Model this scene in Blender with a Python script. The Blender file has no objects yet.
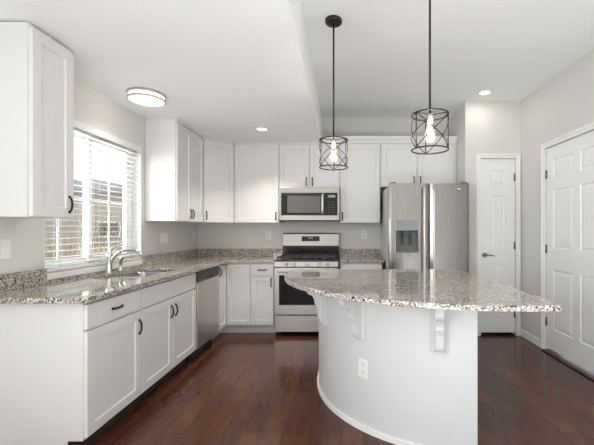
import bpy, bmesh, math, random
from mathutils import Vector, Matrix
S = bpy.context.scene
COL = S.collection
random.seed(7)
PI = math.pi

# ------------------------------------------------------------------ camera
cd = bpy.data.cameras.new('camera')
cam = bpy.data.objects.new('camera', cd)
COL.objects.link(cam)
cam.location = (0, 0, 1.279)
cam.rotation_euler = (PI / 2, 0, 0)
cd.sensor_width = 36
cd.lens = 350 / 594 * 36
cd.shift_x = -(343 - 297) / 594
cd.shift_y = 7.5 / 594
cd.clip_start = 0.05
S.camera = cam

# ------------------------------------------------------------------ world and light
W = bpy.data.worlds.new('world')
S.world = W
W.use_nodes = True
wn = W.node_tree
bg = wn.nodes['Background']
tc = wn.nodes.new('ShaderNodeTexCoord')
sp = wn.nodes.new('ShaderNodeSeparateXYZ')
cr = wn.nodes.new('ShaderNodeValToRGB')
cr.color_ramp.elements[0].position = 0.0
cr.color_ramp.elements[0].color = (1.0, 1.0, 0.99, 1)
cr.color_ramp.elements[1].position = 0.7
cr.color_ramp.elements[1].color = (0.80, 0.90, 1.0, 1)
wn.links.new(tc.outputs['Generated'], sp.inputs[0])
wn.links.new(sp.outputs['Z'], cr.inputs[0])
wn.links.new(cr.outputs[0], bg.inputs['Color'])
bg.inputs['Strength'].default_value = 1.1


def area(name, loc, target, sx, sy, energy, color=(1, 1, 1)):
    l = bpy.data.lights.new(name, 'AREA')
    l.shape = 'RECTANGLE'
    l.size, l.size_y = sx, sy
    l.energy = energy
    l.color = color
    o = bpy.data.objects.new(name, l)
    COL.objects.link(o)
    o.location = loc
    d = Vector(target) - Vector(loc)
    o.rotation_euler = d.to_track_quat('-Z', 'Y').to_euler()
    return o


area('rear_fill', (-0.5, -3.35, 1.6), (-0.5, 4, 1.6), 2.6, 1.6, 3, (0.93, 0.97, 1.0))  # soft lamp added behind the camera, outside the unseen rear opening
area('window_daylight', (-3.25, 2.55, 1.55), (2.1, 3.5, 1.75), 1.5, 1.4, 55, (0.96, 0.98, 1.0))
area('left_fill', (-2.35, -1.6, 1.55), (3, -0.6, 1.5), 1.9, 1.6, 100, (0.92, 0.965, 1.0))  # fill lamp added out of view to brighten the right wall and door
area('side_fill', (2.45, -2.1, 1.55), (-3, -1.6, 1.4), 1.2, 1.7, 8, (0.93, 0.97, 1.0))  # unseen lamp added to give light from the right
area('upward_fill', (0.3, -0.85, 0.12), (0.3, -0.7, 2.9), 3.3, 1.7, 98, (0.94, 0.975, 1.0))  # upward area lamp added near the floor, out of view, to brighten the ceiling
area('ceiling_fill', (-2.75, 2.95, 0.62), (-1.2, 3.1, 2.5), 0.5, 1.3, 22, (1.0, 0.98, 0.95))  # lamp added low outside the window, below sight, to lift the ceiling

S.view_settings.view_transform = 'Standard'
S.view_settings.look = 'None'
S.view_settings.gamma = 1
S.view_settings.use_curve_mapping = False
S.view_settings.exposure = 0.35


# ------------------------------------------------------------------ materials
def mat(name, color, rough=0.5, metal=0.0, **kw):
    m = bpy.data.materials.new(name)
    m.use_nodes = True
    b = m.node_tree.nodes['Principled BSDF']
    b.inputs['Base Color'].default_value = (*color, 1)
    b.inputs['Roughness'].default_value = rough
    b.inputs['Metallic'].default_value = metal
    for k, v in kw.items():
        b.inputs[k.replace('_', ' ')].default_value = v
    return m


def nodes_of(m):
    nt = m.node_tree
    return nt, nt.nodes, nt.links, nt.nodes['Principled BSDF']


def add_bump(m, scale, strength, dist=0.002, stretch=None):
    nt, N, L, b = nodes_of(m)
    t = N.new('ShaderNodeTexCoord')
    n = N.new('ShaderNodeTexNoise')
    n.inputs['Scale'].default_value = scale
    n.inputs['Detail'].default_value = 3
    src = t.outputs['Object']
    if stretch:
        mp = N.new('ShaderNodeMapping')
        mp.inputs['Scale'].default_value = stretch
        L.new(src, mp.inputs[0])
        src = mp.outputs[0]
    L.new(src, n.inputs['Vector'])
    bp = N.new('ShaderNodeBump')
    bp.inputs['Strength'].default_value = strength
    bp.inputs['Distance'].default_value = dist
    L.new(n.outputs['Fac'], bp.inputs['Height'])
    L.new(bp.outputs[0], b.inputs['Normal'])
    return n


def paint(name, color, rough, var=0.03, bump=0.05, scale=140):
    m = mat(name, color, rough)
    nt, N, L, b = nodes_of(m)
    n = add_bump(m, scale, bump)
    r = N.new('ShaderNodeValToRGB')
    c = color
    r.color_ramp.elements[0].color = (*[x * (1 - var) for x in c], 1)
    r.color_ramp.elements[1].color = (*[min(1, x * (1 + var)) for x in c], 1)
    L.new(n.outputs['Fac'], r.inputs[0])
    L.new(r.outputs[0], b.inputs['Base Color'])
    return m


M = {}
M['wall'] = paint('wall_paint', (0.68, 0.665, 0.635), 0.75, 0.02, 0.08, 90)
M['ceiling'] = paint('ceiling_paint', (0.91, 0.915, 0.92), 0.85, 0.02, 0.1, 70)
M['trim'] = paint('trim_paint', (0.87, 0.865, 0.855), 0.4, 0.01, 0.02)
M['cabinet'] = paint('cabinet_paint', (0.765, 0.755, 0.742), 0.38, 0.01, 0.02)
M['island'] = paint('island_paint', (0.645, 0.647, 0.645), 0.5, 0.01, 0.05, 90)
M['black'] = mat('black_metal', (0.018, 0.016, 0.015), 0.35, 0.6)
M['bronze'] = mat('bronze_metal', (0.05, 0.042, 0.036), 0.4, 0.8)
M['cage'] = mat('cage_metal', (0.045, 0.038, 0.032), 0.45, 0.6)
M['chrome'] = mat('chrome', (0.72, 0.72, 0.72), 0.12, 1.0)
M['nickel'] = mat('satin_nickel', (0.30, 0.285, 0.27), 0.22, 1.0)
M['softnickel'] = mat('soft_nickel', (0.60, 0.56, 0.50), 0.5, 0.3)
M['plastic'] = paint('white_plastic', (0.84, 0.83, 0.80), 0.35, 0.01, 0.0)
M['blind'] = paint('blind_plastic', (0.74, 0.74, 0.73), 0.5, 0.01, 0.0)
M['blackglass'] = mat('black_glass', (0.010, 0.010, 0.011), 0.06, Specular_IOR_Level=0.3)
M['mwglass'] = mat('microwave_glass', (0.10, 0.10, 0.10), 0.08)
M['blackenamel'] = mat('black_enamel', (0.02, 0.02, 0.021), 0.22)
M['iron'] = mat('cast_iron', (0.03, 0.03, 0.03), 0.6)
M['darkplastic'] = mat('dark_plastic', (0.05, 0.048, 0.046), 0.4)
M['greyplastic'] = mat('grey_plastic', (0.34, 0.36, 0.37), 0.3)
M['socket'] = mat('socket_plastic', (0.72, 0.71, 0.69), 0.4)
M['socketmetal'] = mat('lamp_socket', (0.30, 0.29, 0.28), 0.6)
M['recess'] = mat('recess_grey', (0.17, 0.17, 0.165), 0.35)
M['slot'] = mat('slot_black', (0.03, 0.03, 0.03), 0.7)
M['fridgeside'] = paint('fridge_side_grey', (0.50, 0.50, 0.50), 0.45, 0.02, 0.05)
M['threshold'] = mat('threshold_wood', (0.05, 0.014, 0.012), 0.3)
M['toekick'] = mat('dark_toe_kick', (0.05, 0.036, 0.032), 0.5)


def steel(name, color, rough, stretch):
    m = mat(name, color, rough, 1.0)
    nt, N, L, b = nodes_of(m)
    t = N.new('ShaderNodeTexCoord')
    mp = N.new('ShaderNodeMapping')
    mp.inputs['Scale'].default_value = stretch
    n = N.new('ShaderNodeTexNoise')
    n.inputs['Scale'].default_value = 6
    n.inputs['Detail'].default_value = 4
    L.new(t.outputs['Object'], mp.inputs[0])
    L.new(mp.outputs[0], n.inputs['Vector'])
    mr = N.new('ShaderNodeMapRange')
    mr.inputs['To Min'].default_value = rough * 0.95
    mr.inputs['To Max'].default_value = rough * 1.06
    L.new(n.outputs['Fac'], mr.inputs[0])
    L.new(mr.outputs[0], b.inputs['Roughness'])
    bp = N.new('ShaderNodeBump')
    bp.inputs['Strength'].default_value = 0.0015
    bp.inputs['Distance'].default_value = 0.002
    L.new(n.outputs['Fac'], bp.inputs['Height'])
    L.new(bp.outputs[0], b.inputs['Normal'])
    return m


M['warmsteel'] = steel('warm_steel', (0.36, 0.34, 0.315), 0.36, (1, 1, 40))
M['dwsteel'] = steel('dishwasher_steel', (0.56, 0.535, 0.50), 0.3, (1, 30, 1))
M['steel'] = steel('brushed_steel', (0.50, 0.48, 0.455), 0.38, (1, 1, 40))
M['steelv'] = steel('brushed_steel_vertical', (0.295, 0.283, 0.268), 0.27, (30, 30, 0.6))
M['handlesteel'] = steel('handle_steel', (0.78, 0.77, 0.76), 0.38, (5, 5, 5))
M['sinksteel'] = steel('sink_steel', (0.42, 0.40, 0.38), 0.3, (5, 5, 5))

for _m, _v in (('steel', 0.85), ('dwsteel', 0.85), ('handlesteel', 0.6)):
    M[_m].node_tree.nodes['Principled BSDF'].inputs['Metallic'].default_value = _v


def granite():
    m = mat('granite', (0.5, 0.45, 0.4), 0.04, Coat_Weight=0.2, Coat_Roughness=0.02)
    nt, N, L, b = nodes_of(m)
    t = N.new('ShaderNodeTexCoord')
    # warp
    nz = N.new('ShaderNodeTexNoise')
    nz.inputs['Scale'].default_value = 90
    nz.inputs['Detail'].default_value = 2
    L.new(t.outputs['Object'], nz.inputs['Vector'])
    mx = N.new('ShaderNodeMixRGB')
    mx.blend_type = 'ADD'
    mx.inputs[0].default_value = 0.012
    L.new(t.outputs['Object'], mx.inputs[1])
    L.new(nz.outputs['Color'], mx.inputs[2])
    v = N.new('ShaderNodeTexVoronoi')
    v.inputs['Scale'].default_value = 160
    L.new(mx.outputs[0], v.inputs['Vector'])
    s = N.new('ShaderNodeSeparateColor')
    L.new(v.outputs['Color'], s.inputs[0])
    r = N.new('ShaderNodeValToRGB')
    r.color_ramp.interpolation = 'CONSTANT'
    e = r.color_ramp.elements
    e[0].position = 0.0
    e[0].color = (0.045, 0.043, 0.041, 1)
    e[1].position = 0.22
    e[1].color = (0.22, 0.215, 0.21, 1)
    for p, c in ((0.40, (0.44, 0.37, 0.295)), (0.57, (0.56, 0.50, 0.425)), (0.77, (0.74, 0.74, 0.73))):
        q = e.new(p)
        q.color = (*c, 1)
    L.new(s.outputs[0], r.inputs[0])
    # large soft brown patches that belong to the stone
    n2 = N.new('ShaderNodeTexNoise')
    n2.inputs['Scale'].default_value = 9
    n2.inputs['Detail'].default_value = 5
    L.new(t.outputs['Object'], n2.inputs['Vector'])
    r2 = N.new('ShaderNodeValToRGB')
    r2.color_ramp.elements[0].position = 0.40
    r2.color_ramp.elements[0].color = (1, 1, 1, 1)
    r2.color_ramp.elements[1].position = 0.62
    r2.color_ramp.elements[1].color = (0.83, 0.72, 0.60, 1)
    L.new(n2.outputs['Fac'], r2.inputs[0])
    mu = N.new('ShaderNodeMixRGB')
    mu.blend_type = 'MULTIPLY'
    mu.inputs[0].default_value = 0.5
    L.new(r.outputs[0], mu.inputs[1])
    L.new(r2.outputs[0], mu.inputs[2])
    L.new(mu.outputs[0], b.inputs['Base Color'])
    return m


M['granite'] = granite()


def wood_floor():
    m = mat('floor_wood', (0.08, 0.035, 0.025), 0.25)
    nt, N, L, b = nodes_of(m)
    t = N.new('ShaderNodeTexCoord')
    mp = N.new('ShaderNodeMapping')
    mp.inputs['Rotation'].default_value = (0, 0, PI / 2)
    L.new(t.outputs['Object'], mp.inputs[0])
    br = N.new('ShaderNodeTexBrick')
    br.offset = 0.37
    br.inputs['Scale'].default_value = 1
    br.inputs['Brick Width'].default_value = 1.1
    br.inputs['Row Height'].default_value = 0.125
    br.inputs['Mortar Size'].default_value = 0.001
    br.inputs['Mortar Smooth'].default_value = 0.2
    br.inputs['Color1'].default_value = (0.118, 0.046, 0.027, 1)
    br.inputs['Color2'].default_value = (0.078, 0.029, 0.018, 1)
    br.inputs['Mortar'].default_value = (0.018, 0.008, 0.006, 1)
    L.new(mp.outputs[0], br.inputs['Vector'])
    g = N.new('ShaderNodeMapping')
    g.inputs['Scale'].default_value = (8, 1.1, 1)
    L.new(t.outputs['Object'], g.inputs[0])
    n = N.new('ShaderNodeTexNoise')
    n.inputs['Scale'].default_value = 3.5
    n.inputs['Detail'].default_value = 6
    n.inputs['Distortion'].default_value = 1.2
    L.new(g.outputs[0], n.inputs['Vector'])
    r = N.new('ShaderNodeValToRGB')
    r.color_ramp.elements[0].position = 0.3
    r.color_ramp.elements[0].color = (0.74, 0.72, 0.72, 1)
    r.color_ramp.elements[1].position = 0.7
    r.color_ramp.elements[1].color = (1.25, 1.24, 1.2, 1)
    L.new(n.outputs['Fac'], r.inputs[0])
    mu = N.new('ShaderNodeMixRGB')
    mu.blend_type = 'MULTIPLY'
    mu.inputs[0].default_value = 1
    L.new(br.outputs['Color'], mu.inputs[1])
    L.new(r.outputs[0], mu.inputs[2])
    L.new(mu.outputs[0], b.inputs['Base Color'])
    bp = N.new('ShaderNodeBump')
    bp.inputs['Strength'].default_value = 0.1
    bp.inputs['Distance'].default_value = 0.0015
    L.new(n.outputs['Fac'], bp.inputs['Height'])
    L.new(bp.outputs[0], b.inputs['Normal'])
    b.inputs['Roughness'].default_value = 0.2
    b.inputs['Specular IOR Level'].default_value = 0.4
    return m


M['floor'] = wood_floor()


def emis(name, color, strength):
    m = bpy.data.materials.new(name)
    m.use_nodes = True
    b = m.node_tree.nodes['Principled BSDF']
    b.inputs['Base Color'].default_value = (0.8, 0.8, 0.8, 1)
    b.inputs['Emission Color'].default_value = (*color, 1)
    b.inputs['Emission Strength'].default_value = strength
    return m


M['lamp'] = emis('lamp_diffuser', (1.0, 0.97, 0.90), 1.6)
M['filament'] = emis('filament', (1.0, 0.80, 0.5), 7)
M['bulb'] = emis('bulb_glow', (1.0, 0.86, 0.62), 1.0)
M['clock'] = emis('clock_digits', (0.6, 0.85, 0.9), 0.08)
M['clock'].node_tree.nodes['Principled BSDF'].inputs['Base Color'].default_value = (0.2, 0.25, 0.26, 1)


def thin_glass(name, tint=(1, 1, 1), refl=0.08):
    m = bpy.data.materials.new(name)
    m.use_nodes = True
    nt = m.node_tree
    N, L = nt.nodes, nt.links
    out = N['Material Output']
    N.remove(N['Principled BSDF'])
    tr = N.new('ShaderNodeBsdfTransparent')
    tr.inputs[0].default_value = (*tint, 1)
    gl = N.new('ShaderNodeBsdfGlossy')
    gl.inputs['Roughness'].default_value = 0.02
    lw = N.new('ShaderNodeLayerWeight')
    lw.inputs['Blend'].default_value = 0.5
    pw = N.new('ShaderNodeMath')
    pw.operation = 'POWER'
    pw.inputs[1].default_value = 4
    L.new(lw.outputs['Facing'], pw.inputs[0])
    fr = N.new('ShaderNodeMath')
    fr.operation = 'MULTIPLY_ADD'
    fr.inputs[1].default_value = 0.7
    fr.inputs[2].default_value = 0.03
    L.new(pw.outputs[0], fr.inputs[0])
    mx = N.new('ShaderNodeMixShader')
    L.new(fr.outputs[0], mx.inputs[0])
    L.new(tr.outputs[0], mx.inputs[1])
    L.new(gl.outputs[0], mx.inputs[2])
    L.new(mx.outputs[0], out.inputs[0])
    return m


M['glass'] = thin_glass('window_glass')
M['bulbglass'] = thin_glass('bulb_glass', (1, 0.95, 0.85))
_nt = M['bulbglass'].node_tree
_em = _nt.nodes.new('ShaderNodeEmission')
_em.inputs['Color'].default_value = (1, 0.86, 0.66, 1)
_em.inputs['Strength'].default_value = 0.3
_ad = _nt.nodes.new('ShaderNodeAddShader')
_o = _nt.nodes['Material Output']
_nt.links.new(_o.inputs[0].links[0].from_socket, _ad.inputs[0])
_nt.links.new(_em.outputs[0], _ad.inputs[1])
_nt.links.new(_ad.outputs[0], _o.inputs[0])


# ------------------------------------------------------------------ mesh helpers
class MB:
    def __init__(s):
        s.bm = bmesh.new()

    def face(s, pts, smooth=False):
        vs = [s.bm.verts.new(p) for p in pts]
        f = s.bm.faces.new(vs)
        f.smooth = smooth
        return f

    def box(s, x0, x1, y0, y1, z0, z1):
        v = [s.bm.verts.new(p) for p in ((x0, y0, z0), (x1, y0, z0), (x1, y1, z0), (x0, y1, z0),
                                         (x0, y0, z1), (x1, y0, z1), (x1, y1, z1), (x0, y1, z1))]
        for f in ((0, 3, 2, 1), (4, 5, 6, 7), (0, 1, 5, 4), (1, 2, 6, 5), (2, 3, 7, 6), (3, 0, 4, 7)):
            s.bm.faces.new([v[i] for i in f])
        return s

    def prism(s, poly, lo, hi, axis='z', top=True):
        def P(a, b, h):
            return {'z': (a, b, h), 'x': (h, a, b), 'y': (a, h, b)}[axis]
        A = [s.bm.verts.new(P(a, b, lo)) for a, b in poly]
        B = [s.bm.verts.new(P(a, b, hi)) for a, b in poly]
        n = len(poly)
        for i in range(n):
            s.bm.faces.new((A[i], A[(i + 1) % n], B[(i + 1) % n], B[i]))
        s.bm.faces.new(A[::-1])
        if top:
            s.bm.faces.new(B)
        return s

    def plate(s, outer, holes, z0, z1):
        """flat slab with holes, built in the xy plane"""
        loops = [outer] + holes
        es = []
        allv = []
        for lp in loops:
            vs = [s.bm.verts.new((a, b, z1)) for a, b in lp]
            allv.append(vs)
            for i in range(len(vs)):
                es.append(s.bm.edges.new((vs[i], vs[(i + 1) % len(vs)])))
        r = bmesh.ops.triangle_fill(s.bm, edges=es, use_beauty=True)
        top = [g for g in r['geom'] if isinstance(g, bmesh.types.BMFace)]
        e = bmesh.ops.extrude_face_region(s.bm, geom=top)
        vs = [g for g in e['geom'] if isinstance(g, bmesh.types.BMVert)]
        bmesh.ops.translate(s.bm, verts=vs, vec=(0, 0, z0 - z1))
        return s

    def cyl(s, p0, p1, r, r2=None, n=20, smooth=True):
        p0, p1 = Vector(p0), Vector(p1)
        r2 = r if r2 is None else r2
        q = (p1 - p0).to_track_quat('Z', 'Y')
        A, B = [], []
        for i in range(n):
            a = 2 * PI * i / n
            d = q @ Vector((math.cos(a), math.sin(a), 0))
            A.append(s.bm.verts.new(p0 + d * r))
            B.append(s.bm.verts.new(p1 + d * r2))
        for i in range(n):
            f = s.bm.faces.new((A[i], A[(i + 1) % n], B[(i + 1) % n], B[i]))
            f.smooth = smooth
        s.bm.faces.new(A[::-1])
        s.bm.faces.new(B)
        return s

    def lathe(s, prof, c=(0, 0, 0), n=32, smooth=True):
        rings = []
        for r, z in prof:
            if r < 1e-6:
                rings.append([s.bm.verts.new((c[0], c[1], c[2] + z))])
            else:
                rings.append([s.bm.verts.new((c[0] + r * math.cos(2 * PI * i / n), c[1] + r * math.sin(2 * PI * i / n), c[2] + z)) for i in range(n)])
        for a, b in zip(rings, rings[1:]):
            for i in range(n):
                j = (i + 1) % n
                if len(a) == 1 and len(b) == 1:
                    continue
                if len(a) == 1:
                    f = s.bm.faces.new((a[0], b[j], b[i]))
                elif len(b) == 1:
                    f = s.bm.faces.new((a[i], a[j], b[0]))
                else:
                    f = s.bm.faces.new((a[i], a[j], b[j], b[i]))
                f.smooth = smooth
        return s

    def tube(s, path, r, n=10, closed=False, radii=None):
        P = [Vector(p) for p in path]
        rings = []
        m = len(P)
        prev = None
        for i in range(m):
            if closed:
                t = (P[(i + 1) % m] - P[(i - 1) % m]).normalized()
            else:
                t = (P[min(i + 1, m - 1)] - P[max(i - 1, 0)]).normalized()
            if prev is None:
                up = Vector((0, 0, 1)) if abs(t.z) < 0.9 else Vector((1, 0, 0))
                u = t.cross(up).normalized()
            else:
                u = (prev - t * prev.dot(t)).normalized()
            prev = u
            w = t.cross(u)
            rr = radii[i] if radii else r
            rings.append([s.bm.verts.new(P[i] + (u * math.cos(2 * PI * k / n) + w * math.sin(2 * PI * k / n)) * rr) for k in range(n)])
        rng = range(m) if closed else range(m - 1)
        for i in rng:
            a, b = rings[i], rings[(i + 1) % m]
            for k in range(n):
                f = s.bm.faces.new((a[k], a[(k + 1) % n], b[(k + 1) % n], b[k]))
                f.smooth = True
        if not closed:
            s.bm.faces.new(rings[0][::-1])
            s.bm.faces.new(rings[-1])
        return s

    def shaker(s, x0, x1, z0, z1, t=0.02, rail=0.058, rec=0.010):
        """recessed-panel front; front face at y=-t, back at y=0"""
        def loop(ins, y):
            return [s.bm.verts.new(p) for p in ((x0 + ins, y, z0 + ins), (x1 - ins, y, z0 + ins), (x1 - ins, y, z1 - ins), (x0 + ins, y, z1 - ins))]
        back = loop(0, 0)
        o1 = loop(0, -t + 0.0015)
        o = loop(0.0015, -t)
        i1 = loop(rail, -t)
        i2 = loop(rail + 0.003, -t + rec)
        s.bm.faces.new(back)
        for a, b in ((back, o1), (o1, o), (o, i1), (i1, i2)):
            for k in range(4):
                s.bm.faces.new((a[k], a[(k + 1) % 4], b[(k + 1) % 4], b[k]))
        s.bm.faces.new(i2)
        return s

    def build(s, name, m, parent=None, bevel=0.0, segs=2):
        bmesh.ops.recalc_face_normals(s.bm, faces=s.bm.faces)
        me = bpy.data.meshes.new(name)
        s.bm.to_mesh(me)
        s.bm.free()
        me.materials.append(m)
        o = bpy.data.objects.new(name, me)
        COL.objects.link(o)
        if parent:
            o.parent = parent
        if bevel:
            b = o.modifiers.new('bevel', 'BEVEL')
            b.width = bevel
            b.segments = segs
            b.limit_method = 'ANGLE'
            b.angle_limit = 0.7
        return o


def thing(name, label, cat, loc=(0, 0, 0), rz=0, group=None):
    o = bpy.data.objects.new(name, None)
    o.empty_display_size = 0.05
    COL.objects.link(o)
    o.location = loc
    o.rotation_euler = (0, 0, rz)
    o['label'] = label
    o['category'] = cat
    if group:
        o['group'] = group
    return o


def tag(o, label, cat, group=None):
    o['label'] = label
    o['category'] = cat
    if group:
        o['group'] = group
    return o


def struct(o):
    o['kind'] = 'structure'
    return o


def sempty(name, loc=(0, 0, 0), rz=0):
    o = bpy.data.objects.new(name, None)
    COL.objects.link(o)
    o.location = loc
    o.rotation_euler = (0, 0, rz)
    o['kind'] = 'structure'
    return o


def copy_tree(o, parent=None):
    c = o.copy()
    COL.objects.link(c)
    if parent:
        c.parent = parent
    for ch in list(o.children):
        copy_tree(ch, c)
    return c


# ------------------------------------------------------------------ dimensions
XL, XR = -2.03, 2.158          # left and right wall
YB, YP, YR = 4.88, 4.24, -3.0  # back wall, pantry wall, rear wall
ZL, ZH = 2.425, 2.84            # low and high ceiling
XS = -0.28                     # where the low ceiling ends
XP = 1.482                     # side of the pantry wall
WY0, WY1, WZ0, WZ1 = 2.38, 3.525, 0.938, 2.118   # kitchen window opening
T = 0.16

# ------------------------------------------------------------------ setting
struct(MB().box(XL - T, XR + T, YR - T, YB + T, -0.1, 0).build('floor', M['floor']))
m = MB()
m.prism([(XL - T, ZL), (XS - 0.02, ZL), (XS - 0.006, ZL + 0.006), (XS, ZL + 0.02), (XS, ZH), (XR + T, ZH), (XR + T, ZH + 0.12), (XL - T, ZH + 0.12)], YR - T, YB + T, 'y')
struct(m.build('ceiling', M['ceiling']))
m = MB()
m.box(XL - T, XL, -0.6, WY0, 0, ZH)
m.box(XL - T, XL, YR - T, -2.6, 0, ZH)
m.box(XL - T, XL, -2.6, -0.6, 0, 0.72)
m.box(XL - T, XL, -2.6, -0.6, 2.38, ZH)
m.box(XL - T, XL, WY1, YB + T, 0, ZH)
m.box(XL - T, XL, WY0, WY1, 0, WZ0)
m.box(XL - T, XL, WY0, WY1, WZ1, ZH)
struct(m.build('wall_left', M['wall']))
struct(MB().box(XL, XR + T, YB, YB + T, 0, ZH).build('wall_back', M['wall']))
# pantry wall with an opening for the narrow door
DX0, DX1, DZ = 1.668, 2.092, 2.147
m = MB()
m.box(XP, DX0, YP, YP + 0.12, 0, ZH)
m.box(DX1, XR, YP, YP + 0.12, 0, ZH)
m.box(DX0, DX1, YP, YP + 0.12, DZ, ZH)
m.box(XP, XP + 0.11, YP + 0.12, YB, 0, ZH)
struct(m.build('wall_pantry', M['wall'], None))
# right wall with a door opening and, behind the viewer, an unseen window opening added for side light
RY0, RY1 = 2.765, 3.738
SY0, SY1 = -2.75, -1.45
m = MB()
m.box(XR, XR + T, RY1, YB, 0, ZH)
m.box(XR, XR + T, RY0, RY1, DZ, ZH)
m.box(XR, XR + T, SY1, RY0, 0, ZH)
m.box(XR, XR + T, YR, SY0, 0, ZH)
m.box(XR, XR + T, SY0, SY1, 0, 0.7)
m.box(XR, XR + T, SY0, SY1, 2.45, ZH)
struct(m.build('wall_right', M['wall']))
m = MB()
QX0, QX1 = -1.8, 0.8
m.box(XL, QX0, YR - T, YR, 0, ZH)
m.box(QX1, XR + T, YR - T, YR, 0, ZH)
m.box(QX0, QX1, YR - T, YR, 0, 0.8)
m.box(QX0, QX1, YR - T, YR, 2.4, ZH)
struct(m.build('wall_rear', M['wall']))


# windows ----------------------------------------------------------------
def frame_rect(m, a0, a1, z0, z1, w, d0, d1, axis):
    def bx(p0, p1, q0, q1):
        if axis == 'y':
            m.box(d0, d1, p0, p1, q0, q1)
        else:
            m.box(p0, p1, d0, d1, q0, q1)
    bx(a0, a0 + w, z0, z1)
    bx(a1 - w, a1, z0, z1)
    bx(a0 + w, a1 - w, z0, z0 + w)
    bx(a0 + w, a1 - w, z1 - w, z1)


w1 = sempty('window_1')
m = MB()
frame_rect(m, WY0, WY1, WZ0 + 0.03, WZ1, 0.045, XL - 0.15, XL - 0.085, 'y')
m.build('window_frame', M['trim'], w1, 0.003)
mid = 2.95
m = MB()
frame_rect(m, mid - 0.02, WY1 - 0.045, WZ0 + 0.075, WZ1 - 0.045, 0.042, XL - 0.135, XL - 0.10, 'y')
m.box(XL - 0.12, XL - 0.112, 3.20, 3.218, WZ0 + 0.1, WZ1 - 0.08)
m.box(XL - 0.12, XL - 0.112, mid, WY1 - 0.06, 1.52, 1.538)
m.build('sash', M['trim'], w1, 0.002)
m = MB()
frame_rect(m, WY0 + 0.045, mid + 0.03, WZ0 + 0.075, WZ1 - 0.045, 0.042, XL - 0.155, XL - 0.137, 'y')
m.box(XL - 0.150, XL - 0.142, 2.66, 2.678, WZ0 + 0.1, WZ1 - 0.08)
m.box(XL - 0.150, XL - 0.142, WY0 + 0.05, mid, 1.52, 1.538)
m.build('sash', M['trim'], w1, 0.002)
MB().box(XL - 0.117, XL - 0.1155, mid, WY1 - 0.06, WZ0 + 0.09, WZ1 - 0.06).build('pane', M['glass'], w1)
MB().box(XL - 0.1475, XL - 0.146, WY0 + 0.06, mid, WZ0 + 0.09, WZ1 - 0.06).build('pane', M['glass'], w1)
MB().box(XL - 0.155, XL + 0.014, WY0 + 0.002, WY1 - 0.002, WZ0 - 0.002, WZ0 + 0.04).build('window_sill', M['trim'], w1, 0.004)
# white painted reveals of the opening
m = MB()
m.box(XL - 0.085, XL - 0.002, WY1 - 0.006, WY1, WZ0 + 0.04, WZ1)
m.box(XL - 0.085, XL - 0.002, WY0, WY0 + 0.006, WZ0 + 0.04, WZ1)
m.box(XL - 0.085, XL - 0.002, WY0, WY1, WZ1 - 0.006, WZ1)
m.build('reveal_lining', M['trim'], w1)

for nm, ax, a0, a1, z0, z1, d in (('unseen_window_4', 'y', -2.6, -0.6, 0.72, 2.38, XL - 0.1), ('unseen_window_2', 'x', QX0, QX1, 0.8, 2.4, YR - 0.1), ('unseen_window_3', 'y', SY0, SY1, 0.7, 2.45, XR + 0.1)):  # windows out of view, added as openings for the fill lamps
    w = sempty(nm)
    m = MB()
    frame_rect(m, a0, a1, z0, z1, 0.06, d - 0.03, d + 0.03, ax)
    n = 3 if ax == 'x' else 2
    for k in range(1, n):
        c = a0 + (a1 - a0) * k / n
        if ax == 'x':
            m.box(c - 0.04, c + 0.04, d - 0.03, d + 0.03, z0 + 0.06, z1 - 0.06)
        else:
            m.box(d - 0.03, d + 0.03, c - 0.04, c + 0.04, z0 + 0.06, z1 - 0.06)
    m.build('window_frame', M['trim'], w, 0.003)


# doors -------------------------------------------------------------------
def panel_door(m, w, zb, zt, cols, t=0.035):
    """moulded door: front at y=0, recessed panels with raised fields"""
    zs = [(0.25, 0.87), (1.085, 1.70), (1.82, 2.01)]
    m.box(0, w, 0.008, t, zb, zt)
    # stiles and rails as frame on top
    xs = [0] + [v for c in cols for v in c] + [w]
    for i in range(0, len(xs), 2):
        m.box(xs[i], xs[i + 1], 0, 0.0085, zb, zt)
    for c0, c1 in cols:
        zz = [zb] + [v for a in zs for v in a] + [zt]
        for i in range(0, len(zz), 2):
            m.box(c0, c1, 0, 0.0085, zz[i], zz[i + 1])
        for z0, z1 in zs:
            # sloping raised field
            def lp(ins, y):
                return [m.bm.verts.new(p) for p in ((c0 + ins, y, z0 + ins), (c1 - ins, y, z0 + ins), (c1 - ins, y, z1 - ins), (c0 + ins, y, z1 - ins))]
            a, b, c = lp(0.0, 0.0), lp(0.012, 0.0078), lp(0.02, 0.0078)
            d = lp(0.04, 0.001)
            for p, q in ((a, b), (b, c), (c, d)):
                for k in range(4):
                    m.bm.faces.new((p[k], p[(k + 1) % 4], q[(k + 1) % 4], q[k]))
            m.bm.faces.new(d)


def hinge(parent, x, y, z):
    m = MB()
    m.cyl((x, y, z - 0.045), (x, y, z + 0.045), 0.0065, n=10)
    m.box(x - 0.012, x + 0.012, y + 0.004, y + 0.008, z - 0.044, z + 0.044)
    m.build('hinge', M['nickel'], parent)


d1 = sempty('door_1', (DX0 + 0.003, YP + 0.012, 0))
m = MB()
panel_door(m, 0.418, 0.035, 2.142, [(0.125, 0.293)])
m.build('door_slab', M['trim'], d1)
for z in (0.26, 1.09, 1.92):
    hinge(d1, 0.414, -0.006, z)
m = MB()
m.cyl((0.048, 0, 0.975), (0.048, -0.012, 0.975), 0.030, n=24)
m.cyl((0.048, -0.012, 0.975), (0.048, -0.05, 0.975), 0.011, n=14)
m.tube([(0.045, -0.048, 0.975), (0.075, -0.052, 0.977), (0.11, -0.05, 0.974), (0.15, -0.046, 0.968)], 0.008, radii=[0.012, 0.009, 0.008, 0.006])
m.build('door_handle', M['nickel'], d1)

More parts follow.
